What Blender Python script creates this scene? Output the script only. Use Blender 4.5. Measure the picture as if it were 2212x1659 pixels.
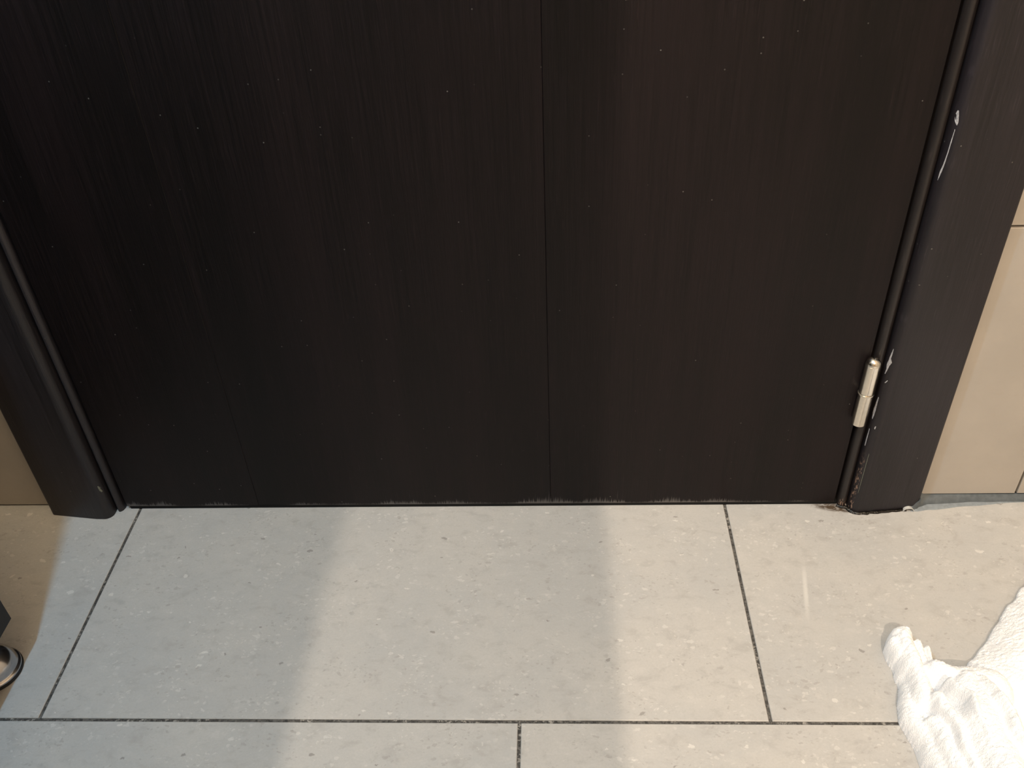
import bpy, bmesh, math, random
import numpy as np
from mathutils import Matrix, Vector, noise as mnoise

random.seed(7)
for o in list(bpy.data.objects):
    bpy.data.objects.remove(o)
S = bpy.context.scene
COL = S.collection

# ------------------------------------------------------------------ camera
# world: X along the door, Y into the door wall (door face at Y=0), Z up, metres
cd = bpy.data.cameras.new('camera')
cam = bpy.data.objects.new('camera', cd)
COL.objects.link(cam)
R = Matrix(((0.99874844, 0.02962802, -0.04029578),
            (0.01331517, 0.61908385, 0.78521201),
            (0.04821074, -0.78476581, 0.61791452))).transposed()   # columns: right, up, back
cam.matrix_world = Matrix.Translation((0.43208, -0.64673, 0.66780)) @ R.to_4x4()
cd.sensor_fit = 'HORIZONTAL'
cd.sensor_width = 36.0
cd.lens = 36.0 * 1960.56 / 2212.0
cd.clip_start = 0.02
S.camera = cam

# ------------------------------------------------------------------ world, exposure
W = bpy.data.worlds.new('world')
S.world = W
W.use_nodes = True
W.node_tree.nodes['Background'].inputs['Color'].default_value = (1.0, 0.8, 0.6, 1)
W.node_tree.nodes['Background'].inputs['Strength'].default_value = 0.02
S.view_settings.view_transform = 'Standard'
S.view_settings.look = 'None'
S.view_settings.gamma = 1.0
S.view_settings.use_curve_mapping = False
S.view_settings.exposure = 0.0


def lamp(name, loc, target, power, color, radius=None, size=None):
    l = bpy.data.lights.new(name, 'AREA')
    l.energy = power
    l.color = color
    if size:
        l.shape = 'RECTANGLE'
        l.size, l.size_y = size
    else:
        l.shape = 'DISK'
        l.size = radius * 2
    o = bpy.data.objects.new(name, l)
    COL.objects.link(o)
    d = Vector(target) - Vector(loc)
    o.location = loc
    o.rotation_euler = d.to_track_quat('-Z', 'Y').to_euler()
    return o


lamp('downlight', (0.189, -1.25, 2.30), (0.30, 0.10, 0), 21.5, (1.0, 0.84, 0.67), radius=0.0055)
lamp('downlight', (0.505, -2.20, 2.25), (0.50, -0.1, 0), 49, (1.0, 0.81, 0.62), radius=0.0075)
lamp('vanity_lamp', (0.050, -0.535, 1.30), (0.15, -0.2, 0), 7.8, (0.30, 0.66, 1.0), radius=0.020)
lamp('ambient_fill', (-0.02, -0.68, 2.42), (-0.02, -0.50, 0), 24, (1.0, 0.82, 0.56), size=(1.0, 0.8))  # large soft fill added in place of warm ambient light

# ------------------------------------------------------------------ helpers


def tag(o, label=None, cat=None, kind=None, group=None):
    if label:
        o['label'] = label
    if cat:
        o['category'] = cat
    if kind:
        o['kind'] = kind
    if group:
        o['group'] = group
    return o


def mesh_obj(name, verts, faces, mat, parent=None, smooth=None):
    me = bpy.data.meshes.new(name)
    me.from_pydata([tuple(v) for v in verts], [], faces)
    me.update()
    bm = bmesh.new()
    bm.from_mesh(me)
    bmesh.ops.recalc_face_normals(bm, faces=bm.faces)
    bm.to_mesh(me)
    bm.free()
    if smooth is not None:
        for p in me.polygons:
            p.use_smooth = True
        me.set_sharp_from_angle(angle=math.radians(smooth))
    if mat:
        me.materials.append(mat)
    o = bpy.data.objects.new(name, me)
    COL.objects.link(o)
    if parent:
        o.parent = parent
    return o


def empty(name, loc=(0, 0, 0)):
    o = bpy.data.objects.new(name, None)
    o.empty_display_size = 0.05
    o.location = loc
    COL.objects.link(o)
    return o


def box_vf(x0, x1, y0, y1, z0, z1, b=0.0):
    """box; b>0 chamfers every edge"""
    if b <= 0:
        v = [(x, y, z) for z in (z0, z1) for y in (y0, y1) for x in (x0, x1)]
        f = [(0, 1, 3, 2), (4, 5, 7, 6), (0, 1, 5, 4), (2, 3, 7, 6), (0, 2, 6, 4), (1, 3, 7, 5)]
        return v, f
    bm = bmesh.new()
    bmesh.ops.create_cube(bm, size=1.0)
    for q in bm.verts:
        q.co = Vector(((x0 + x1) / 2 + q.co.x * (x1 - x0), (y0 + y1) / 2 + q.co.y * (y1 - y0), (z0 + z1) / 2 + q.co.z * (z1 - z0)))
    bmesh.ops.bevel(bm, geom=list(bm.edges), offset=b, segments=1, affect='EDGES')
    bm.verts.index_update()
    v = [q.co.copy() for q in bm.verts]
    f = [[q.index for q in fa.verts] for fa in bm.faces]
    bm.free()
    return v, f


def box(name, x0, x1, y0, y1, z0, z1, mat, parent=None, b=0.0):
    return mesh_obj(name, *box_vf(x0, x1, y0, y1, z0, z1, b), mat, parent)


def boxes(name, rows, mat, parent=None, b=0.0):
    V, F = [], []
    for r in rows:
        v, f = box_vf(*r, b)
        k = len(V)
        V += v
        F += [[i + k for i in q] for q in f]
    return mesh_obj(name, V, F, mat, parent)


def prism(name, prof, z0, z1, mat, parent=None, smooth=35, levels=None):
    """plan outline (x, y) carried up from z0 to z1"""
    zs = levels or [z0, z1]
    n = len(prof)
    V = [(x, y, z) for z in zs for (x, y) in prof]
    F = []
    for k in range(len(zs) - 1):
        for i in range(n):
            j = (i + 1) % n
            F.append((k * n + i, k * n + j, (k + 1) * n + j, (k + 1) * n + i))
    F.append(tuple(range(n))[::-1])
    F.append(tuple(range((len(zs) - 1) * n, len(zs) * n)))
    return mesh_obj(name, V, F, mat, parent, smooth)


def lathe(name, prof, mat, parent=None, seg=40, loc=(0, 0, 0), smooth=40):
    """profile (r, z) turned about a vertical axis"""
    V, F = [], []
    for (r, z) in prof:
        for i in range(seg):
            a = 2 * math.pi * i / seg
            V.append((loc[0] + r * math.cos(a), loc[1] + r * math.sin(a), loc[2] + z))
    for k in range(len(prof) - 1):
        for i in range(seg):
            j = (i + 1) % seg
            F.append((k * seg + i, k * seg + j, (k + 1) * seg + j, (k + 1) * seg + i))
    F.append(tuple(range(seg))[::-1])
    F.append(tuple(range((len(prof) - 1) * seg, len(prof) * seg)))
    return mesh_obj(name, V, F, mat, parent, smooth)


# ------------------------------------------------------------------ materials


class NT:
    def __init__(s, name):
        s.m = bpy.data.materials.new(name)
        s.m.use_nodes = True
        s.t = s.m.node_tree
        s.b = s.t.nodes['Principled BSDF']

    def n(s, typ, ins=None, **kw):
        q = s.t.nodes.new(typ)
        for k, v in kw.items():
            setattr(q, k, v)
        for k, v in (ins or {}).items():
            s.set(q.inputs[k], v)
        return q

    def set(s, sock, v):
        if isinstance(v, bpy.types.NodeSocket):
            s.t.links.new(v, sock)
        else:
            if isinstance(v, tuple) and len(v) == 3 and sock.type == 'RGBA':
                v = v + (1,)
            sock.default_value = v

    def math(s, op, a, b=0.0, c=None, clamp=False):
        q = s.n('ShaderNodeMath', {0: a, 1: b}, operation=op, use_clamp=clamp)
        if c is not None:
            s.set(q.inputs[2], c)
        return q.outputs[0]

    def mix(s, fac, a, b, mode='MIX'):
        q = s.n('ShaderNodeMix', data_type='RGBA', blend_type=mode)
        s.set(q.inputs['Factor'], fac)
        s.set(q.inputs[6], a)
        s.set(q.inputs[7], b)
        return q.outputs[2]

    def noise(s, vec, scale, detail=4, rough=0.55, dist=0.0, dim='3D'):
        q = s.n('ShaderNodeTexNoise', {'Vector': vec, 'Scale': scale, 'Detail': detail, 'Roughness': rough, 'Distortion': dist}, noise_dimensions=dim)
        return q.outputs[0]

    def ramp(s, f, a, b, lo=0.0, hi=1.0):
        q = s.n('ShaderNodeMapRange', {'Value': f, 'From Min': a, 'From Max': b, 'To Min': lo, 'To Max': hi}, interpolation_type='SMOOTHSTEP')
        return q.outputs[0]

    def scale(s, vec, sc):
        q = s.n('ShaderNodeMapping', {'Vector': vec})
        q.inputs['Scale'].default_value = sc
        return q.outputs[0]

    def obj(s):
        return s.n('ShaderNodeTexCoord').outputs['Object']

    def pos(s):
        return s.n('ShaderNodeNewGeometry').outputs['Position']

    def rnd(s):
        return s.n('ShaderNodeObjectInfo').outputs['Random']

    def sep(s, v):
        q = s.n('ShaderNodeSeparateXYZ', {0: v})
        return q.outputs[0], q.outputs[1], q.outputs[2]

    def comb(s, x, y, z):
        return s.n('ShaderNodeCombineXYZ', {0: x, 1: y, 2: z}).outputs[0]

    def bump(s, h, strength, dist):
        q = s.n('ShaderNodeBump', {'Height': h, 'Strength': strength, 'Distance': dist})
        s.set(s.b.inputs['Normal'], q.outputs[0])

    def out(s, col, rough=0.5, metal=0.0, spec=0.5):
        s.set(s.b.inputs['Base Color'], col)
        s.set(s.b.inputs['Roughness'], rough)
        s.set(s.b.inputs['Metallic'], metal)
        s.set(s.b.inputs['Specular IOR Level'], spec)
        return s.m


def wood_material(name, ca, cb, scuffs=False, rough=0.5, spec=0.4, chips=None):
    t = NT(name)
    p = t.pos()
    x, y, z = t.sep(p)
    r = t.math('MULTIPLY', t.rnd(), 7.0)
    u = t.math('ADD', t.math('ADD', x, t.math('MULTIPLY', y, 1.0)), r)
    v = t.comb(u, 0.0, z)
    # broad figure, fine grain lines, short pores
    broad = t.noise(t.scale(v, (16, 1, 1.1)), 1.0, 3)
    fine = t.noise(t.scale(v, (420, 1, 9)), 1.0, 4, 0.6)
    pores = t.noise(t.scale(v, (900, 1, 45)), 1.0, 2, 0.5)
    g = t.math('ADD', t.math('MULTIPLY', broad, 0.55), t.math('MULTIPLY', fine, 0.45))
    col = t.mix(t.ramp(g, 0.34, 0.66), ca, cb)
    pore = t.ramp(pores, 0.60, 0.74)
    col = t.mix(t.math('MULTIPLY', pore, 0.5), col, tuple(c * 2.2 for c in cb))
    # dust specks
    vo = t.n('ShaderNodeTexVoronoi', {'Vector': t.comb(u, z, 0.0), 'Scale': 42.0}, voronoi_dimensions='2D')
    cr = t.sep(vo.outputs['Color'])[0]
    speck = t.math('MULTIPLY', t.ramp(vo.outputs['Distance'], 0.030, 0.014), t.math('GREATER_THAN', cr, 0.80))
    col = t.mix(t.math('MULTIPLY', speck, t.math('MULTIPLY_ADD', t.math('SUBTRACT', cr, 0.80), 3.6, 0.06)), col, (0.16, 0.15, 0.135))
    if scuffs:
        # worn grey fibres along the bottom edge, thicker here and there
        hx = t.noise(t.comb(t.math('MULTIPLY', x, 14.0), 0, 3.3), 1.0, 2)
        fib = t.noise(t.scale(v, (700, 1, 40)), 1.0, 3, 0.6)
        h = t.math('MULTIPLY_ADD', t.ramp(hx, 0.38, 0.66), 0.0065, 0.0012)
        lim = t.math('MULTIPLY', h, t.ramp(fib, 0.30, 0.72, 0.2, 1.5))
        zz = t.math('SUBTRACT', z, 0.0042)
        m = t.ramp(t.math('DIVIDE', zz, lim), 1.1, 0.1)
        m = t.math('MULTIPLY', m, t.ramp(hx, 0.36, 0.56))
        col = t.mix(t.math('MULTIPLY', m, 0.8), col, (0.115, 0.108, 0.105))
        # long fibres and a few dark knocked-off spots near the hinge end
        lf = t.ramp(t.noise(t.scale(v, (520, 1, 14)), 1.0, 1), 0.70, 0.78)
        lm = t.math('MULTIPLY', lf, t.ramp(zz, 0.02, 0.004))
        col = t.mix(t.math('MULTIPLY', lm, 0.5), col, (0.12, 0.11, 0.11))
    if chips:
        x0, x1, zt = chips
        cn = t.noise(t.scale(p, (900, 300, 260)), 1.0, 3)
        inside = t.math('MULTIPLY', t.ramp(x, x0 - 0.0006, x0 + 0.0002), t.ramp(x, x1 + 0.0006, x1 - 0.0002))
        m = t.math('MULTIPLY', t.math('MULTIPLY', inside, t.ramp(z, zt, zt * 0.5)), t.ramp(cn, 0.50, 0.60))
        col = t.mix(m, col, (0.20, 0.13, 0.095))
    t.bump(t.math('ADD', t.math('MULTIPLY', fine, 0.6), t.math('MULTIPLY', pores, 0.7)), 0.5, 0.0004)
    rr = t.math('MULTIPLY_ADD', fine, 0.18, rough - 0.09)
    return t.out(col, rr, 0.0, spec)


def tile_material():
    t = NT('floor_tile')
    r = t.rnd()
    off = t.comb(t.math('MULTIPLY', r, 37.0), t.math('MULTIPLY', r, 91.0), 0.0)
    ob = t.obj()
    v = t.n('ShaderNodeVectorMath', {0: ob, 1: off}, operation='ADD').outputs[0]
    wob = t.n('ShaderNodeTexNoise', {'Vector': v, 'Scale': 70.0, 'Detail': 4.0, 'Roughness': 0.65})
    wv = t.n('ShaderNodeVectorMath', {0: wob.outputs['Color'], 1: (0.5, 0.5, 0.5)}, operation='SUBTRACT').outputs[0]
    wv = t.n('ShaderNodeVectorMath', {0: wv, 'Scale': 0.013}, operation='SCALE').outputs[0]
    vd = t.n('ShaderNodeVectorMath', {0: v, 1: wv}, operation='ADD').outputs[0]
    big = t.noise(v, 9.0, 3)
    mid = t.noise(t.scale(v, (0.8, 1.25, 1.0)), 60.0, 6, 0.66, 0.35)
    fine = t.noise(v, 520.0, 3, 0.6)
    col = t.mix(t.ramp(big, 0.35, 0.65), (0.395, 0.392, 0.382), (0.432, 0.420, 0.400))
    col = t.mix(t.math('MULTIPLY', t.ramp(mid, 0.50, 0.70), 0.60), col, (0.325, 0.315, 0.30))
    col = t.mix(t.math('MULTIPLY', t.ramp(mid, 0.46, 0.28), 0.35), col, (0.515, 0.50, 0.478))
    col = t.mix(t.math('MULTIPLY', t.ramp(fine, 0.35, 0.7), 0.16), col, (0.30, 0.29, 0.275))

    def chips(scale, thr, rad, c, amt, salt, where):
        nonlocal col
        q = t.n('ShaderNodeVectorMath', {0: t.scale(vd, (0.75, 1.25, 1.0)), 1: (salt, salt * 1.7, 0)}, operation='ADD').outputs[0]
        vo = t.n('ShaderNodeTexVoronoi', {'Vector': q, 'Scale': scale, 'Randomness': 1.0}, voronoi_dimensions='2D')
        a, b, _ = t.sep(vo.outputs['Color'])
        rad_ = t.math('MULTIPLY', t.math('MULTIPLY_ADD', b, 0.8, 0.2), rad)
        m = t.ramp(t.math('DIVIDE', vo.outputs['Distance'], rad_), 1.0, 0.75)
        m = t.math('MULTIPLY', m, t.math('GREATER_THAN', a, thr))
        col = t.mix(t.math('MULTIPLY', t.math('MULTIPLY', m, where), amt), col, c)

    clus = t.noise(v, 26.0, 3, 0.6)
    clus_d = t.noise(t.n('ShaderNodeVectorMath', {0: v, 1: (5.3, 2.1, 0)}, operation='ADD').outputs[0], 24.0, 3, 0.6)
    cl, cdk, one = t.ramp(clus, 0.46, 0.60, 0.12, 1.0), t.ramp(clus_d, 0.46, 0.60, 0.12, 1.0), 1.0
    chips(150.0, 0.62, 0.34, (0.56, 0.548, 0.52), 0.50, 3.1, cl)
    chips(300.0, 0.66, 0.34, (0.55, 0.535, 0.505), 0.45, 7.7, cl)
    chips(62.0, 0.93, 0.15, (0.60, 0.585, 0.55), 0.65, 13.2, one)
    chips(140.0, 0.70, 0.30, (0.285, 0.273, 0.257), 0.50, 21.9, cdk)
    chips(300.0, 0.66, 0.34, (0.27, 0.258, 0.242), 0.45, 29.3, cdk)
    chips(52.0, 0.94, 0.12, (0.19, 0.18, 0.168), 0.70, 41.3, one)
    col = t.mix(t.math('MULTIPLY', t.rnd(), 0.10), col, (0.50, 0.46, 0.43))
    # brown water stain beside the swollen frame foot
    p = t.pos()
    x, y, z = t.sep(p)
    sn = t.noise(t.scale(p, (150, 420, 1)), 1.0, 4, 0.6, 0.8)
    dx = t.math('DIVIDE', t.math('SUBTRACT', x, 0.710), 0.027)
    dy = t.math('DIVIDE', t.math('ADD', t.math('ADD', y, 0.0035), t.math('MULTIPLY', t.math('SUBTRACT', x, 0.704), 0.16)), 0.0068)
    d2 = t.math('ADD', t.math('MULTIPLY', dx, dx), t.math('MULTIPLY', dy, dy))
    m = t.math('MULTIPLY', t.ramp(d2, 1.15, 0.15), t.ramp(sn, 0.36, 0.52))
    col = t.mix(t.math('MULTIPLY', m, 0.95), col, (0.052, 0.030, 0.013))
    # faint chalk streak and a dark scuff on the tile in front of the hinge
    dx = t.math('SUBTRACT', x, t.math('MULTIPLY_ADD', y, 0.16, 0.6735))
    sm = t.math('MULTIPLY', t.ramp(t.math('ABSOLUTE', dx), 0.0030, 0.0004), t.math('MULTIPLY', t.ramp(y, -0.150, -0.11), t.ramp(y, -0.07, -0.10)))
    col = t.mix(t.math('MULTIPLY', sm, 0.35), col, (0.72, 0.70, 0.66))
    t.bump(t.math('ADD', t.math('MULTIPLY', fine, 0.5), t.math('MULTIPLY', mid, 0.7)), 0.15, 0.0006)
    return t.out(col, t.math('MULTIPLY_ADD', mid, 0.2, 0.38), 0.0, 0.35)


def grout_material():
    t = NT('grout')
    p = t.pos()
    a = t.noise(p, 34.0, 2)
    b = t.noise(p, 420.0, 4, 0.65)
    col = t.mix(t.ramp(b, 0.35, 0.65), (0.040, 0.038, 0.036), (0.125, 0.118, 0.108))
    m = t.math('MULTIPLY', t.ramp(b, 0.545, 0.60), t.ramp(a, 0.47, 0.60))
    col = t.mix(t.math('MULTIPLY', m, 0.8), col, (0.34, 0.32, 0.29))
    t.bump(b, 0.6, 0.0008)
    return t.out(col, 0.8, 0, 0.2)


def wall_tile_material():
    t = NT('wall_tile')
    ob = t.pos()
    a = t.noise(ob, 14.0, 4)
    b = t.noise(ob, 160.0, 4)
    col = t.mix(t.ramp(a, 0.3, 0.7), (0.335, 0.302, 0.262), (0.368, 0.330, 0.286))
    col = t.mix(t.math('MULTIPLY', t.ramp(b, 0.55, 0.75), 0.25), col, (0.325, 0.283, 0.23))
    return t.out(col, 0.42, 0, 0.4)


def plain(name, col, rough=0.6, metal=0.0, spec=0.4, vary=0.12, sc=60.0, bump=0.0):
    t = NT(name)
    n = t.noise(t.pos(), sc, 4)
    c = t.mix(t.ramp(n, 0.3, 0.7), tuple(k * (1 - vary) for k in col), tuple(k * (1 + vary) for k in col))
    if bump:
        t.bump(n, 0.4, bump)
    return t.out(c, rough, metal, spec)


M_door = wood_material('dark_veneer', (0.0026, 0.0017, 0.0018), (0.0080, 0.0046, 0.0050), scuffs=True, rough=0.50, spec=0.22)
M_frame = wood_material('dark_frame_wood', (0.0085, 0.0070, 0.0078), (0.0200, 0.0160, 0.0178), rough=0.46, spec=0.45)
M_frame_r = wood_material('dark_frame_wood_worn', (0.0068, 0.0056, 0.0068), (0.0170, 0.0136, 0.0163), rough=0.46, spec=0.36, chips=(0.7203, 0.7222, 0.085))
M_bead_r = wood_material('dark_bead_wood_worn', (0.008, 0.0062, 0.006), (0.017, 0.013, 0.012), rough=0.44, spec=0.45, chips=(0.7115, 0.7185, 0.014))
M_tile = tile_material()
M_grout = grout_material()
M_wtile = wall_tile_material()
M_wgrout = plain('wall_grout', (0.23, 0.18, 0.115), 0.85, vary=0.4, sc=300)
M_plaster = plain('plaster', (0.62, 0.56, 0.48), 0.8, vary=0.04, sc=8)
M_white = plain('ceiling_white', (0.75, 0.73, 0.70), 0.85, vary=0.02, sc=8)
M_black = plain('black_strip', (0.006, 0.006, 0.006), 0.7, spec=0.2)
M_nickel = plain('satin_nickel', (0.70, 0.655, 0.575), 0.22, 1.0, vary=0.05, sc=400)
M_chrome = plain('chrome', (0.42, 0.42, 0.43), 0.18, 1.0, vary=0.02, sc=200)
M_rubber = plain('black_rubber', (0.012, 0.012, 0.013), 0.6, spec=0.3)
M_cab = plain('black_laminate', (0.012, 0.012, 0.013), 0.5, spec=0.35, vary=0.15, sc=300)
M_seal = plain('grey_sealant', (0.085, 0.097, 0.105), 0.42, vary=0.15, sc=180, bump=0.0008)
M_smear = plain('pale_sealant_smear', (0.205, 0.228, 0.245), 0.5, vary=0.12, sc=220, bump=0.0005)
M_film = plain('peeled_sealant', (0.50, 0.50, 0.48), 0.35, vary=0.1, sc=300)
M_glue = plain('wet_caulk_shadow', (0.004, 0.003, 0.0025), 0.14, spec=0.35, vary=0.4, sc=420, bump=0.003)  # near-black also holds the shadow under the casing
M_paint = plain('white_paint_smear', (0.36, 0.35, 0.355), 0.6, vary=0.3, sc=900)
M_paint2 = plain('grey_green_chip', (0.16, 0.17, 0.13), 0.7, vary=0.3, sc=900)


def towel_material():
    t = NT('white_terry')
    p = t.pos()
    n = t.noise(p, 900.0, 3, 0.6)
    col = t.mix(t.ramp(n, 0.3, 0.7), (0.87, 0.87, 0.88), (0.94, 0.94, 0.95))
    t.bump(n, 0.7, 0.0012)
    t.set(t.b.inputs['Sheen Weight'], 0.25)
    return t.out(col, 0.95, 0, 0.1)


M_towel = towel_material()

# ------------------------------------------------------------------ floor
floor = box('floor', -0.62, 1.32, -3.4, 0.10, -0.08, -0.0013, M_grout)
tag(floor, 'grey stone-look tiled floor with dark joints in front of the door', kind='structure')
J = 0.0028         # joint width
DROW = 0.23957     # the row cut against the door
TW, TD = 0.6, 0.3


def floor_tile(x0, x1, y0, y1):
    x0, x1, y0, y1 = x0 + J / 2, x1 - J / 2, y0 + J / 2, y1 - J / 2
    c = 0.0006
    cx, cy = (x0 + x1) / 2, (y0 + y1) / 2
    V, F = [], []
    for (ins, z) in ((0, -0.010), (0, -c), (c, random.uniform(-0.00012, 0.0))):
        V += [(x0 + ins - cx, y0 + ins - cy, z), (x1 - ins - cx, y0 + ins - cy, z), (x1 - ins - cx, y1 - ins - cy, z), (x0 + ins - cx, y1 - ins - cy, z)]
    for k in range(2):
        for i in range(4):
            j = (i + 1) % 4
            F.append((4 * k + i, 4 * k + j, 4 * k + 4 + j, 4 * k + 4 + i))
    F += [(3, 2, 1, 0), (8, 9, 10, 11)]
    o = mesh_obj('tile', V, F, M_tile, floor)
    o.location = (cx, cy, 0)


def clip_row(xs, y0, y1):
    for a, b in zip(xs[:-1], xs[1:]):
        a, b = max(a, -0.6), min(b, 1.3)
        if b - a > 0.02:
            floor_tile(a, b, y0, y1)


clip_row([-0.6, 0.0, 0.6, 1.2, 1.8], -DROW, 0.045)
y = -DROW
k = 0
while y > -3.2:
    base = [0.3992, 0.0, 0.2][k % 3]
    clip_row([base + TW * i for i in range(-3, 4)], y - TD, y)
    y -= TD
    k += 1

# ------------------------------------------------------------------ walls round the door, the room behind the camera, two added light blockers
WY = 0.0145   # wall core behind 8 mm tiles
wf = boxes('wall_front', [(-0.62, -0.030, WY, 0.10, -0.0013, 2.45), (0.7255, 1.32, WY, 0.10, -0.0013, 2.45), (-0.030, 0.7255, WY, 0.10, 2.08, 2.45)], M_wgrout)
tag(wf, 'beige tiled wall on both sides of the dark door', kind='structure')


def wall_tile(x0, x1, z0, z1):
    g = 0.0011
    c = 0.0005
    x0, x1, z0, z1 = x0 + g, x1 - g, z0 + g, z1 - g
    V, F = [], []
    for (ins, yy) in ((0, WY), (0, 0.006 + c), (c, 0.006)):
        V += [(x0 + ins, yy, z0 + ins), (x1 - ins, yy, z0 + ins), (x1 - ins, yy, z1 - ins), (x0 + ins, yy, z1 - ins)]
    for k in range(2):
        for i in range(4):
            j = (i + 1) % 4
            F.append((4 * k + i, 4 * k + j, 4 * k + 4 + j, 4 * k + 4 + i))
    F += [(3, 2, 1, 0), (8, 9, 10, 11)]
    mesh_obj('wall_tile', V, F, M_wtile, wf)


zrow = 0.0066
kk = 0
while zrow < 2.4:
    ztop = min(0.3055 + 0.3 * kk, 2.45)
    off = [0.8853, 0.6853, 0.7853][kk % 3]
    zb = zrow
    for i in range(-3, 3):
        a, b = off + 0.6 * i, off + 0.6 * (i + 1)
        for lo, hi, zbb in ((-0.6, -0.0325, 0.0006 if kk == 0 else zb), (0.728, 1.3, zb)):
            aa, bb = max(a, lo), min(b, hi)
            if bb - aa > 0.02:
                wall_tile(aa, bb, zbb, ztop)
    zrow = ztop
    kk += 1

tag(box('wall_left', -0.70, -0.62, -3.4, 0.10, -0.05, 2.45, M_plaster), 'plain beige side wall behind the black cabinet', kind='structure')
tag(box('wall_right', 1.32, 1.40, -3.4, 0.10, -0.05, 2.45, M_plaster), 'plain beige side wall beyond the towel', kind='structure')
tag(box('light_blocker_back', -0.62, 0.495, -1.42, -1.32, -0.0013, 2.45, M_plaster), 'added plain beige light blocker behind the viewer beside an opening', kind='structure')  # unseen, added so its edge cuts one warm band on the floor
tag(box('light_blocker_half', -0.62, 0.197, -0.90, -0.75, -0.0013, 1.75, M_plaster), 'added half-height light blocker behind the black cabinet', kind='structure')  # unseen, added to block the nearer warm lamp from the floor's left part
tag(box('wall_far', -0.62, 1.32, -3.48, -3.40, -0.05, 2.45, M_plaster), 'plain beige end wall of the room beyond the opening', kind='structure')
tag(box('ceiling', -0.70, 1.40, -3.48, 0.10, 2.45, 2.53, M_white), 'plain white ceiling of the room', kind='structure')

# ------------------------------------------------------------------ the door
door = empty('door_1')
tag(door, 'dark brown flush veneered door closed above the grey floor', kind='structure')
XL, XR = -0.0128, 0.7076
ZB, ZT = 0.0042, 2.04
core = box('leaf', XL + 0.0003, XR - 0.0003, 0.0006, 0.040, ZB, ZT, M_door, door)
seams = [XL, 0.1259, 0.4253, XR]
for i in range(3):
    a = seams[i] + (0.00004 if i else 0)
    b = seams[i + 1] - (0.00004 if i < 2 else 0)
    yy = [0.0, 0.00006, 0.00002][i]
    box('veneer_panel', a, b, yy, 0.0006, ZB, ZT, M_door, door, b=0.0004)
box('bottom_strip', XL + 0.003, XR + 0.0026, 0.0008, 0.03, 0.0001, ZB, M_black, door)  # black strip filling the gap under the door

# hinge: two knuckles, a thin washer between, domed cap on top
HX, HY = 0.7083, -0.0068
hinge = empty('hinge', (0, 0, 0))
hinge.parent = door
hinge['label'] = 'satin nickel barrel hinge on the edge of the door'
r = 0.0062
lathe('knuckle', [(r - 0.0004, 0.1130), (r, 0.1134), (r, 0.1470), (r - 0.0003, 0.1473)], M_nickel, hinge, 40, (HX, HY, 0))
lathe('washer', [(r, 0.1474), (r + 0.0009, 0.1478), (r + 0.0011, 0.1484), (r + 0.0009, 0.1490), (r, 0.1494)], M_nickel, hinge, 40, (HX, HY, 0))
lathe('knuckle', [(r - 0.0003, 0.1495), (r + 0.0001, 0.1498), (r + 0.0001, 0.1800), (r - 0.0003, 0.1803)], M_nickel, hinge, 40, (HX, HY, 0))
cap = [(r + 0.0001, 0.1803)]
for i in range(1, 9):
    a = math.pi / 2 * i / 8
    cap.append((max(0.0004, (r + 0.0001) * math.cos(a)), 0.1808 + 0.0064 * math.sin(a)))
lathe('pin_cap', cap, M_nickel, hinge, 40, (HX, HY, 0))
box('hinge_leaf', 0.7078, 0.7090, -0.004, 0.030, 0.1135, 0.1800, M_nickel, hinge)

# ------------------------------------------------------------------ frames either side of the door


def arc(cx, cy, r0, r1, a0, a1, n):
    return [(cx + r0 * math.cos(math.radians(a0 + (a1 - a0) * i / n)), cy + r1 * math.sin(math.radians(a0 + (a1 - a0) * i / n))) for i in range(n + 1)]


def frame(name, sgn, x_door, x_bead, x_case, x_out, y_in, y_out, mc, mb, label):
    """sgn=+1: frame on the hinge side (x grows away from the door)"""
    t = empty(name)
    tag(t, label, kind='structure')
    # casing: tapered board, broad round-over towards the door
    rw = 0.0085

    def X(d):          # d = distance away from the casing's door-side edge
        return x_case + sgn * d
    wid = abs(x_out - x_case)
    prof = [(X(0), 0.012), (X(0), y_in + 0.0085)]
    for i in range(1, 9):
        a = math.radians(90 * i / 8)
        prof.append((X(rw * (1 - math.cos(a))), y_in + 0.0085 - 0.0085 * math.sin(a)))
    prof.append((X(rw + 0.008), y_in + 0.0002))
    e = 0.0035
    yo = y_out
    prof.append((X(wid - e), yo))
    for i in range(1, 6):
        a = math.radians(90 * i / 5)
        prof.append((X(wid - e + e * math.sin(a)), yo + e * (1 - math.cos(a))))
    prof.append((X(wid), 0.0056))
    prof.append((X(wid - 0.02), 0.0056))
    prof.append((X(wid - 0.02), 0.012))
    prism('casing', prof, 0.0002, 2.10, mc, t, smooth=30)
    # bead: rounded nib between casing and door gap
    bw = abs(x_case - x_bead) - 0.0006
    bp = [(x_bead, 0.03), (x_bead, 0.003)]
    for i in range(1, 8):
        a = math.radians(90 * i / 7)
        bp.append((x_bead + sgn * 0.0048 * (1 - math.cos(a)), 0.003 - 0.0068 * math.sin(a)))
    bp += [(x_bead + sgn * (bw - 0.0025), -0.0034), (x_bead + sgn * (bw - 0.0008), -0.0018), (x_bead + sgn * bw, 0.001), (x_bead + sgn * bw, 0.03)]
    prism('stop_bead', bp, 0.0002, 2.07, mb, t, smooth=30)
    # jamb behind
    a, b = sorted((x_bead, x_case))
    box('jamb', a, b, 0.03, 0.10, 0.0002, 2.07, mb, t)
    return t


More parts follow.
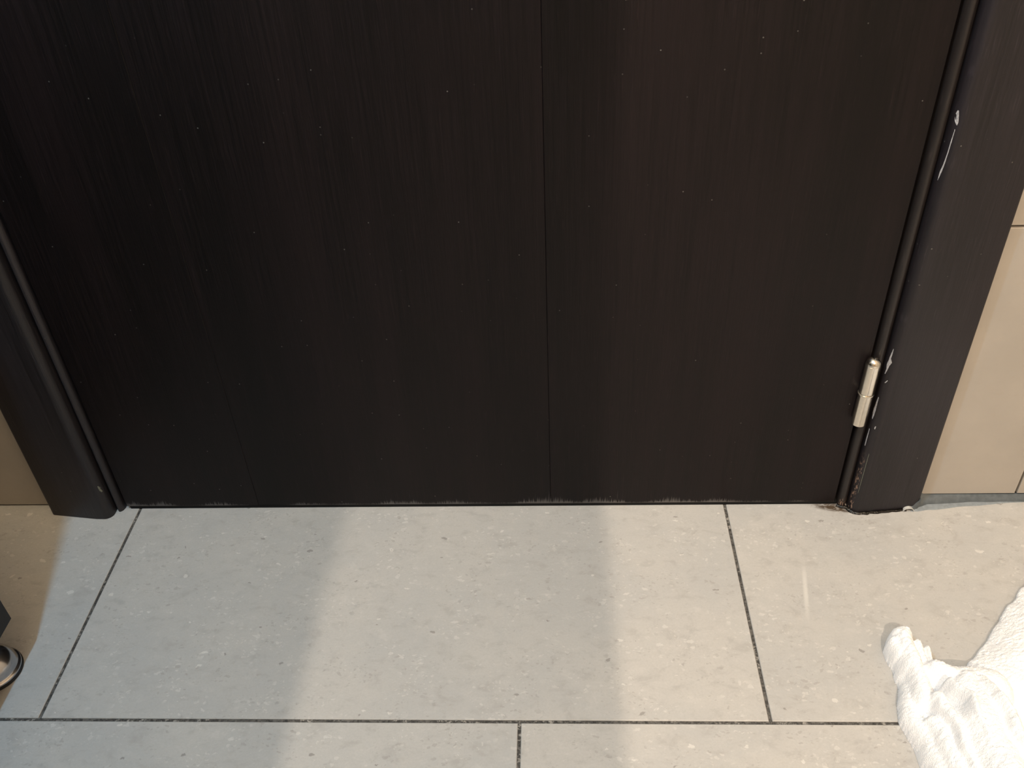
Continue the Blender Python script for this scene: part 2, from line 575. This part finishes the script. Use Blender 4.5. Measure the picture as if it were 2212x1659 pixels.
fl = frame('trim_1', -1, -0.0128, -0.0158, -0.0240, -0.0905, -0.0140, -0.0078, M_frame, M_frame, 'dark wooden door frame on the latch side, above the clean joint')
fr = frame('trim_2', +1, 0.7076, 0.7104, 0.7198, 0.7885, -0.0122, -0.0062, M_frame_r, M_bead_r, 'dark wooden door frame beside the hinge with pale scrapes and a chipped foot')
head = prism('trim_3', [(-0.03, 0.0), (0.7255, 0.0), (0.7255, 0.10), (-0.03, 0.10)], 2.045, 2.079, M_frame)
tag(head, 'dark wooden head of the door frame', kind='structure')


def flake(name, pts, yb, mat, parent, label=None, th=0.0004):
    """thin raised flake of paint on the front of the frame: outline (x, z)"""
    n = len(pts)
    cx, cz = sum(p[0] for p in pts) / n, sum(p[1] for p in pts) / n
    V = [(x, yb(x) + 0.0006, z) for x, z in pts] + [(cx + (x - cx) * 0.85, yb(x) - th, cz + (z - cz) * 0.92) for x, z in pts]
    F = [tuple(range(n, 2 * n))] + [(i, (i + 1) % n, n + (i + 1) % n, n + i) for i in range(n)] + [tuple(range(n))[::-1]]
    o = mesh_obj(name, V, F, mat, parent)
    if label:
        o['label'] = label
    return o


def yfr(x):      # front of the hinge-side casing
    d = x - 0.7198
    if d < 0.0085:
        c = 1 - max(d, 0.0) / 0.0085
        return -0.0122 + 0.0085 * (1 - math.sqrt(max(0.0, 1 - c * c)))
    return -0.0122 + 0.006 * (d - 0.0085) / 0.06


def yfl(x):
    d = -0.0240 - x
    c = 1 - min(max(d, 0.0), 0.0085) / 0.0085
    return -0.0140 + 0.0085 * (1 - math.sqrt(max(0.0, 1 - c * c)))


def streak(path, w, seed):
    rr = random.Random(seed)
    L = [(x - w * rr.uniform(0.3, 1.0) * s, z) for x, z, s in path]
    Rr = [(x + w * rr.uniform(0.3, 1.0) * s, z) for x, z, s in path]
    return L + Rr[::-1]


flake('paint_scrape', streak([(0.7212, 0.4085, 0.5), (0.7215, 0.4045, 1.2), (0.7220, 0.4000, 1.1), (0.7224, 0.3975, 0.3)], 0.0011, 1), yfr, M_paint, fr, 'pale scrape high on the frame edge')
flake('paint_scrape', streak([(0.7222, 0.3955, 0.2), (0.7220, 0.385, 0.5), (0.7217, 0.376, 0.6), (0.7213, 0.367, 0.9), (0.7209, 0.360, 0.8), (0.7205, 0.3525, 0.2)], 0.0006, 2), yfr, M_paint, fr, 'long thin pale scratch along the frame edge')
flake('paint_scrape', streak([(0.7213, 0.1985, 0.2), (0.7212, 0.1930, 0.7), (0.7209, 0.1880, 0.9), (0.7213, 0.1845, 1.6), (0.7208, 0.1800, 1.4), (0.7206, 0.1750, 0.7), (0.7203, 0.1690, 0.3)], 0.0008, 3), yfr, M_paint, fr, 'pale paint smear beside the hinge')
flake('paint_scrape', streak([(0.7228, 0.1650, 0.4), (0.7222, 0.1632, 0.9), (0.7215, 0.1612, 0.3)], 0.0008, 4), yfr, M_paint, fr)
flake('paint_scrape', streak([(0.7204, 0.1440, 0.3), (0.7204, 0.1370, 0.8), (0.7203, 0.1290, 0.9), (0.7202, 0.1230, 0.6), (0.7202, 0.1170, 0.3)], 0.0006, 5), yfr, M_paint, fr)
flake('paint_scrape', streak([(0.7202, 0.1060, 0.3), (0.7202, 0.0950, 0.6), (0.7201, 0.0840, 0.4)], 0.0005, 6), yfr, M_paint, fr)
flake('paint_scrape', streak([(0.7232, 0.1120, 0.5), (0.7231, 0.1100, 0.8), (0.7230, 0.1085, 0.4)], 0.0008, 8), yfr, M_paint, fr)
flake('paint_scrape', streak([(0.7238, 0.0800, 0.4), (0.7237, 0.0600, 0.5), (0.7236, 0.0400, 0.4), (0.7236, 0.0250, 0.2)], 0.0004, 9), yfr, M_paint2, fr)
flake('paint_chip', streak([(-0.0262, 0.0445, 0.2), (-0.0257, 0.0415, 0.8), (-0.0252, 0.0380, 1.2), (-0.0250, 0.0350, 0.5)], 0.0011, 10), yfl, M_paint2, fl, 'small grey-green chip near the foot of the frame')
# small round nail filler near the foot of the hinge-side frame
V, F = [], []
for i in range(16):
    a = 2 * math.pi * i / 16
    for rr_, yy in ((0.0013, 0.0003), (0.0012, -0.0002), (0.0020, -0.0002), (0.0021, 0.0003)):
        xx = 0.7432 + rr_ * math.cos(a)
        V.append((xx, yfr(xx) + yy, 0.0545 + rr_ * math.sin(a)))
for i in range(16):
    j = (i + 1) % 16
    for q in range(3):
        F.append((4 * i + q, 4 * j + q, 4 * j + q + 1, 4 * i + q + 1))
mesh_obj('nail_ring', V, F, M_paint2, fr)

# ------------------------------------------------------------------ sealant along the foot of the wall beyond the hinge
sl = empty('trim_4')
tag(sl, 'grey sealant strip along the foot of the beige wall beside the hinge-side frame', kind='structure')


def lerp_tab(tab, x):
    for (a, va), (b, vb) in zip(tab[:-1], tab[1:]):
        if x <= b:
            f = min(max((x - a) / (b - a), 0), 1)
            f = f * f * (3 - 2 * f)
            return va + (vb - va) * f
    return tab[-1][1]


V, F = [], []
n = 90
for i in range(n + 1):
    x = 0.7770 + (1.30 - 0.7770) * (i / n) ** 2.2
    w = mnoise.noise(Vector((x * 60, 0, 0))) * 0.0004
    zt = lerp_tab([(0.777, 0.0006), (0.7815, 0.0035), (0.786, 0.0095), (0.7895, 0.0125), (0.796, 0.0080), (0.803, 0.0069), (1.3, 0.0070)], x)
    yb = lerp_tab([(0.777, -0.0078), (0.782, -0.0088), (0.787, -0.0070), (0.790, -0.0045), (0.800, -0.0010), (0.85, 0.0016), (1.3, 0.0026)], x) + w
    yt = 0.0060 if x > 0.7888 else -0.0066
    V += [(x, 0.0130, 0.0001), (x, yt + 0.002, zt), (x, yt - 0.0002, zt), (x, yt * 0.55 + yb * 0.45, zt * 0.45 + 0.0005), (x, yb, 0.0006), (x, yb, 0.0001)]
for i in range(n):
    for q in range(6):
        qq = (q + 1) % 6
        F.append((6 * i + q, 6 * i + qq, 6 * i + 6 + qq, 6 * i + 6 + q))
F += [tuple(range(6)), tuple(range(6 * n, 6 * n + 6))[::-1]]
mesh_obj('sealant_bead', V, F, M_seal, sl, smooth=60)

V, F = [], []
n = 60
for i in range(n + 1):
    x = 0.7800 + (0.905 - 0.7800) * i / n
    w = mnoise.noise(Vector((x * 90, 3, 0))) * 0.0005
    y0 = lerp_tab([(0.78, -0.0100), (0.785, -0.0105), (0.80, -0.0084), (0.84, -0.0036), (0.88, 0.0004), (0.905, 0.0020)], x) + w
    y1 = lerp_tab([(0.78, -0.0060), (0.789, -0.0020), (0.800, 0.0010), (0.85, 0.0026), (1.3, 0.0036)], x)
    y1 = max(y1, y0 + 0.0004)
    V += [(x, y0, 0.00005), (x, y0 + 0.0008, 0.0004), (x, y1, 0.0005), (x, y1, 0.00005)]
for i in range(n):
    for q in range(4):
        qq = (q + 1) % 4
        F.append((4 * i + q, 4 * i + qq, 4 * i + 4 + qq, 4 * i + 4 + q))
F += [(0, 1, 2, 3), tuple(range(4 * n, 4 * n + 4))[::-1]]
mesh_obj('sealant_smear', V, F, M_smear, sl, smooth=60)['label'] = 'paler film of sealant smeared on the tile'
# curled lip of sealant that has come loose at the foot of the frame
V, F = [], []
for i in range(13):
    a = math.radians(-15 + 200 * i / 12)
    for (yy, sc) in ((-0.0112, 1.0), (-0.0066, 0.85)):
        for rr_ in (0.0044, 0.0040):
            V.append((0.7775 - rr_ * sc * 1.25 * math.cos(a), yy, 0.0006 + rr_ * sc * max(math.sin(a), 0)))
for i in range(12):
    b0, b1 = 4 * i, 4 * i + 4
    for (p, q) in ((0, 1), (1, 3), (3, 2), (2, 0)):
        F.append((b0 + p, b0 + q, b1 + q, b1 + p))
F += [(0, 1, 3, 2), (48, 50, 51, 49)]
mesh_obj('peeled_lip', V, F, M_film, sl, smooth=50)['label'] = 'pale curled lip of loose sealant'

# wet caulk round the hinge-side frame foot; its black includes the casing's shadow
path = [(0.7108, -0.0010), (0.7130, -0.0036), (0.7165, -0.0044), (0.7195, -0.0050), (0.7212, -0.0090), (0.7240, -0.0118), (0.7290, -0.0131)]
for i in range(1, 14):
    x = 0.7290 + (0.776 - 0.7290) * i / 13
    path.append((x, yfr(x) - 0.0009 + 0.0005 * math.sin(i * 2.3)))
V, F = [], []
m = 7
for i, (x, yy) in enumerate(path):
    rr_ = 0.0021 + 0.0010 * mnoise.noise(Vector((i * 1.7, 0.3, 0)))
    j0, j1 = path[max(i - 1, 0)], path[min(i + 1, len(path) - 1)]
    tx, ty = j1[0] - j0[0], j1[1] - j0[1]
    l = math.hypot(tx, ty)
    nx, ny = ty / l, -tx / l
    for q in range(m):
        a = 2 * math.pi * q / m
        V.append((x + nx * rr_ * math.cos(a), yy + ny * rr_ * math.cos(a), 0.0004 + max(rr_ * math.sin(a), -0.0003)))
for i in range(len(path) - 1):
    for q in range(m):
        qq = (q + 1) % m
        F.append((m * i + q, m * i + qq, m * i + m + qq, m * i + m + q))
F += [tuple(range(m))[::-1], tuple(range(m * (len(path) - 1), m * len(path)))]
mesh_obj('caulk_shadow_line', V, F, M_glue, fr, smooth=60)['label'] = 'glistening dark caulk at the foot of the frame'

# ------------------------------------------------------------------ black cabinet on a chrome foot
CX1, CY1 = -0.0338, -0.1757
cab = empty('cabinet', (CX1, CY1, 0))
tag(cab, 'black floor cabinet on domed chrome feet with black rubber pads', 'cabinet')


def cb(name, x0, x1, y0, y1, z0, z1, mat=M_cab, par=cab, b=0.0006):
    return box(name, x0 - CX1 if par is cab else x0, x1 - CX1 if par is cab else x1, y0 - CY1, y1 - CY1, z0, z1, mat, par, b)


X0, Y0 = -0.60, -0.735
cb('body', X0, CX1 - 0.019, Y0, CY1, 0.050, 0.52)
for (a, b) in ((Y0, -0.4563), (-0.4543, CY1)):
    d = cb('cabinet_door', CX1 - 0.0185, CX1, a, b, 0.050, 0.515)
    yy = -0.43 if a > -0.5 else -0.48
    h = box('handle', CX1 - CX1 - 0.0005, 0.012, yy - CY1 - 0.005, yy - CY1 + 0.005, 0.38, 0.47, M_chrome, d, 0.001)
cb('top', X0, CX1 + 0.004, Y0, CY1 + 0.002, 0.521, 0.545)
for (fx, fy) in ((-0.0590, -0.1945), (-0.0590, -0.70), (-0.56, -0.1945), (-0.56, -0.70)):
    dome = [(0.0222, 0.0034), (0.0227, 0.0038), (0.0227, 0.0050), (0.0222, 0.0057), (0.0209, 0.0062)]
    for i in range(0, 11):
        a = math.radians(80 * i / 10)
        dome.append((0.0205 * math.cos(a) ** 0.8, 0.0066 + 0.0187 * math.sin(a)))
    dome += [(0.0056, 0.0256), (0.0050, 0.030), (0.0050, 0.0499)]
    ft = lathe('foot', dome, M_chrome, cab, 48, (fx - CX1, fy - CY1, 0), 50)
    ft['label'] = 'domed chrome foot'
    pd = lathe('rubber_pad', [(0.0222, 0.0), (0.0232, 0.0006), (0.0232, 0.0028), (0.0222, 0.0034)], M_rubber, ft, 48, (fx - CX1, fy - CY1, 0), 40)

# ------------------------------------------------------------------ white towel in a crumpled heap
ridges = [
    # (x, y, radius, top height) along each fold
    # outer hem lying on the tiles
    [(0.7190, -0.1745, .0050, .010), (0.7148, -0.1960, .0062, .013), (0.7090, -0.2400, .0090, .018), (0.7170, -0.2850, .011, .026), (0.745, -0.36, .012, .03)],
    # short stacked fold beside it
    [(0.7199, -0.1719, .0052, 0.0144), (0.7207, -0.1951, .0066, 0.0173), (0.7234, -0.2293, .0070, 0.0202)],
    # blunt upright fold ends
    [(0.7176, -0.1681, .0070, 0.0238), (0.7246, -0.1676, .0066, 0.0245)],
    [(0.7205, -0.1714, .0092, 0.0266), (0.7183, -0.1998, .0098, 0.0288), (0.7198, -0.2318, .0115, 0.0288)],
    [(0.7127, -0.1747, .0050, 0.0223), (0.7134, -0.1895, .0054, 0.0230)],
    [(0.7309, -0.1743, .0034, 0.0202), (0.7282, -0.2078, .0040, 0.0252)],
    [(0.7366, -0.1787, .0034, 0.0187), (0.7330, -0.2144, .0045, 0.0266)],
    # saddle between the cluster and the big lobe
    [(0.7330, -0.2060, .0110, .034), (0.7480, -0.2160, .0150, .036), (0.7700, -0.2240, .0200, .040)],
    # big lobe running up towards the frame
    ['p', (0.8120, -0.2150, .0490, .026), (0.8200, -0.2065, .0500, .028), (0.8510, -0.1760, .0500, .028), (0.9300, -0.0980, .0500, .028)],
    ['p', (0.8300, -0.2250, .0380, .044), (0.8700, -0.1950, .0480, .050), (0.9400, -0.1400, .05, .05)],
    [(0.7520, -0.2240, .0160, .042), (0.7460, -0.2620, .0220, .052), (0.7480, -0.33, .029, .062), (0.76, -0.42, .03, .06)],
    [(0.7250, -0.2360, .0085, .037), (0.7300, -0.2700, .0095, .041), (0.7320, -0.31, .010, .045)],
    [(0.7165, -0.2520, .0085, .029), (0.7215, -0.2900, .0100, .036), (0.7290, -0.33, .010, .04)],
    [(0.8250, -0.2350, .0260, .050), (0.8020, -0.2950, .0230, .052), (0.80, -0.38, .03, .06)],
    [(0.7780, -0.2420, .0450, .012), (0.8600, -0.2000, .0600, .024), (0.90, -0.30, .10, .030)],
    [(0.7360, -0.2260, .0062, .041), (0.7420, -0.2460, .0070, .053), (0.7400, -0.2800, .0070, .054)],
    [(0.7610, -0.2270, .0085, .043), (0.7600, -0.2480, .0100, .056), (0.7640, -0.2900, .0110, .060)],
    [(0.7225, -0.2420, .0045, .036), (0.7262, -0.2640, .0050, .042), (0.7275, -0.3000, .0055, .044)],
    [(0.8120, -0.2380, .0070, .046), (0.8020, -0.2620, .0085, .054), (0.7950, -0.3000, .0090, .056)],
    [(0.770, -0.31, .05, .03), (0.80, -0.40, .06, .03)],
]
step = 0.0008
gx = np.arange(0.690, 0.935, step)
gy = np.arange(-0.430, -0.060, step)
PX, PY = np.meshgrid(gx, gy, indexing='ij')
rng = np.random.RandomState(5)


def smooth_noise(cells, seed):
    r_ = np.random.RandomState(seed)
    g = r_.rand(cells + 3, cells + 3)
    u = (PX - gx[0]) / (0.37) * cells
    v_ = (PY - gy[0]) / (0.37) * cells
    iu, iv = u.astype(int), v_.astype(int)
    fu, fv = u - iu, v_ - iv
    fu, fv = fu * fu * (3 - 2 * fu), fv * fv * (3 - 2 * fv)
    return (g[iu, iv] * (1 - fu) + g[iu + 1, iv] * fu) * (1 - fv) + (g[iu, iv + 1] * (1 - fu) + g[iu + 1, iv + 1] * fu) * fv - 0.5


QX = PX + smooth_noise(22, 1) * 0.004 + smooth_noise(70, 2) * 0.0010
QY = PY + smooth_noise(22, 3) * 0.004 + smooth_noise(70, 4) * 0.0010
H = np.zeros_like(PX)
for rg in ridges:
    soft = rg[0] == 'p'      # a gently rounded lobe instead of a steep fold
    rg = rg[1:] if soft else rg
    best = np.zeros_like(PX)
    for (x0, y0, r0, t0), (x1, y1, r1, t1) in zip(rg[:-1], rg[1:]):
        dx, dy = x1 - x0, y1 - y0
        L2 = dx * dx + dy * dy
        tt = np.clip(((QX - x0) * dx + (QY - y0) * dy) / L2, 0, 1)
        d = np.hypot(QX - x0 - tt * dx, QY - y0 - tt * dy)
        rr_ = r0 + (r1 - r0) * tt
        top = t0 + (t1 - t0) * tt
        q_ = np.clip(1 - (d / rr_) ** 2, 0, None)
        hh = np.where(q_ > 0, 0.0035 + (top - 0.0035) * q_, 0) if soft else top * np.sqrt(q_)
        best = np.maximum(best, hh)
    H = np.maximum(H, best)
mask = H > 0.0015
for _ in range(2):
    A = (H + np.roll(H, 1, 0) + np.roll(H, -1, 0) + np.roll(H, 1, 1) + np.roll(H, -1, 1)) / 5
    H = np.where(mask, A, H)
H = H + mask * ((rng.rand(*H.shape) - 0.5) * 0.0009 + smooth_noise(230, 6) * 0.0012 + smooth_noise(40, 8) * 0.0012)
H = np.where(mask, np.maximum(H, 0.0012), 0)
idx = -np.ones(H.shape, int)
V, F = [], []
quad = mask[:-1, :-1] & mask[1:, :-1] & mask[1:, 1:] & mask[:-1, 1:]
used = np.zeros_like(mask)
used[:-1, :-1] |= quad
used[1:, :-1] |= quad
used[1:, 1:] |= quad
used[:-1, 1:] |= quad
ii, jj = np.nonzero(used)
idx[ii, jj] = np.arange(len(ii))
V = np.stack([PX[ii, jj], PY[ii, jj], H[ii, jj]], 1)
a, b = np.nonzero(quad)
F = np.stack([idx[a, b], idx[a + 1, b], idx[a + 1, b + 1], idx[a, b + 1]], 1)
# skirt to the floor along the outline
ecount = {}
for f in F:
    for p, q in ((f[0], f[1]), (f[1], f[2]), (f[2], f[3]), (f[3], f[0])):
        k_ = (int(q), int(p))
        if k_ in ecount:
            del ecount[k_]
        else:
            ecount[(int(p), int(q))] = 1
low = {}
V = [tuple(v) for v in V]
F = [tuple(int(i) for i in f) for f in F]
for (p, q) in ecount:
    for w in (p, q):
        if w not in low:
            low[w] = len(V)
            V.append((V[w][0], V[w][1], 0.0002))
for (p, q) in ecount:
    F.append((q, p, low[p], low[q]))
me = bpy.data.meshes.new('towel')
me.from_pydata(V, [], F)
me.update()
for p in me.polygons:
    p.use_smooth = True
me.materials.append(M_towel)
towel = bpy.data.objects.new('towel', me)
COL.objects.link(towel)
tag(towel, 'crumpled white terry towel heaped on the grey floor tiles', 'towel')
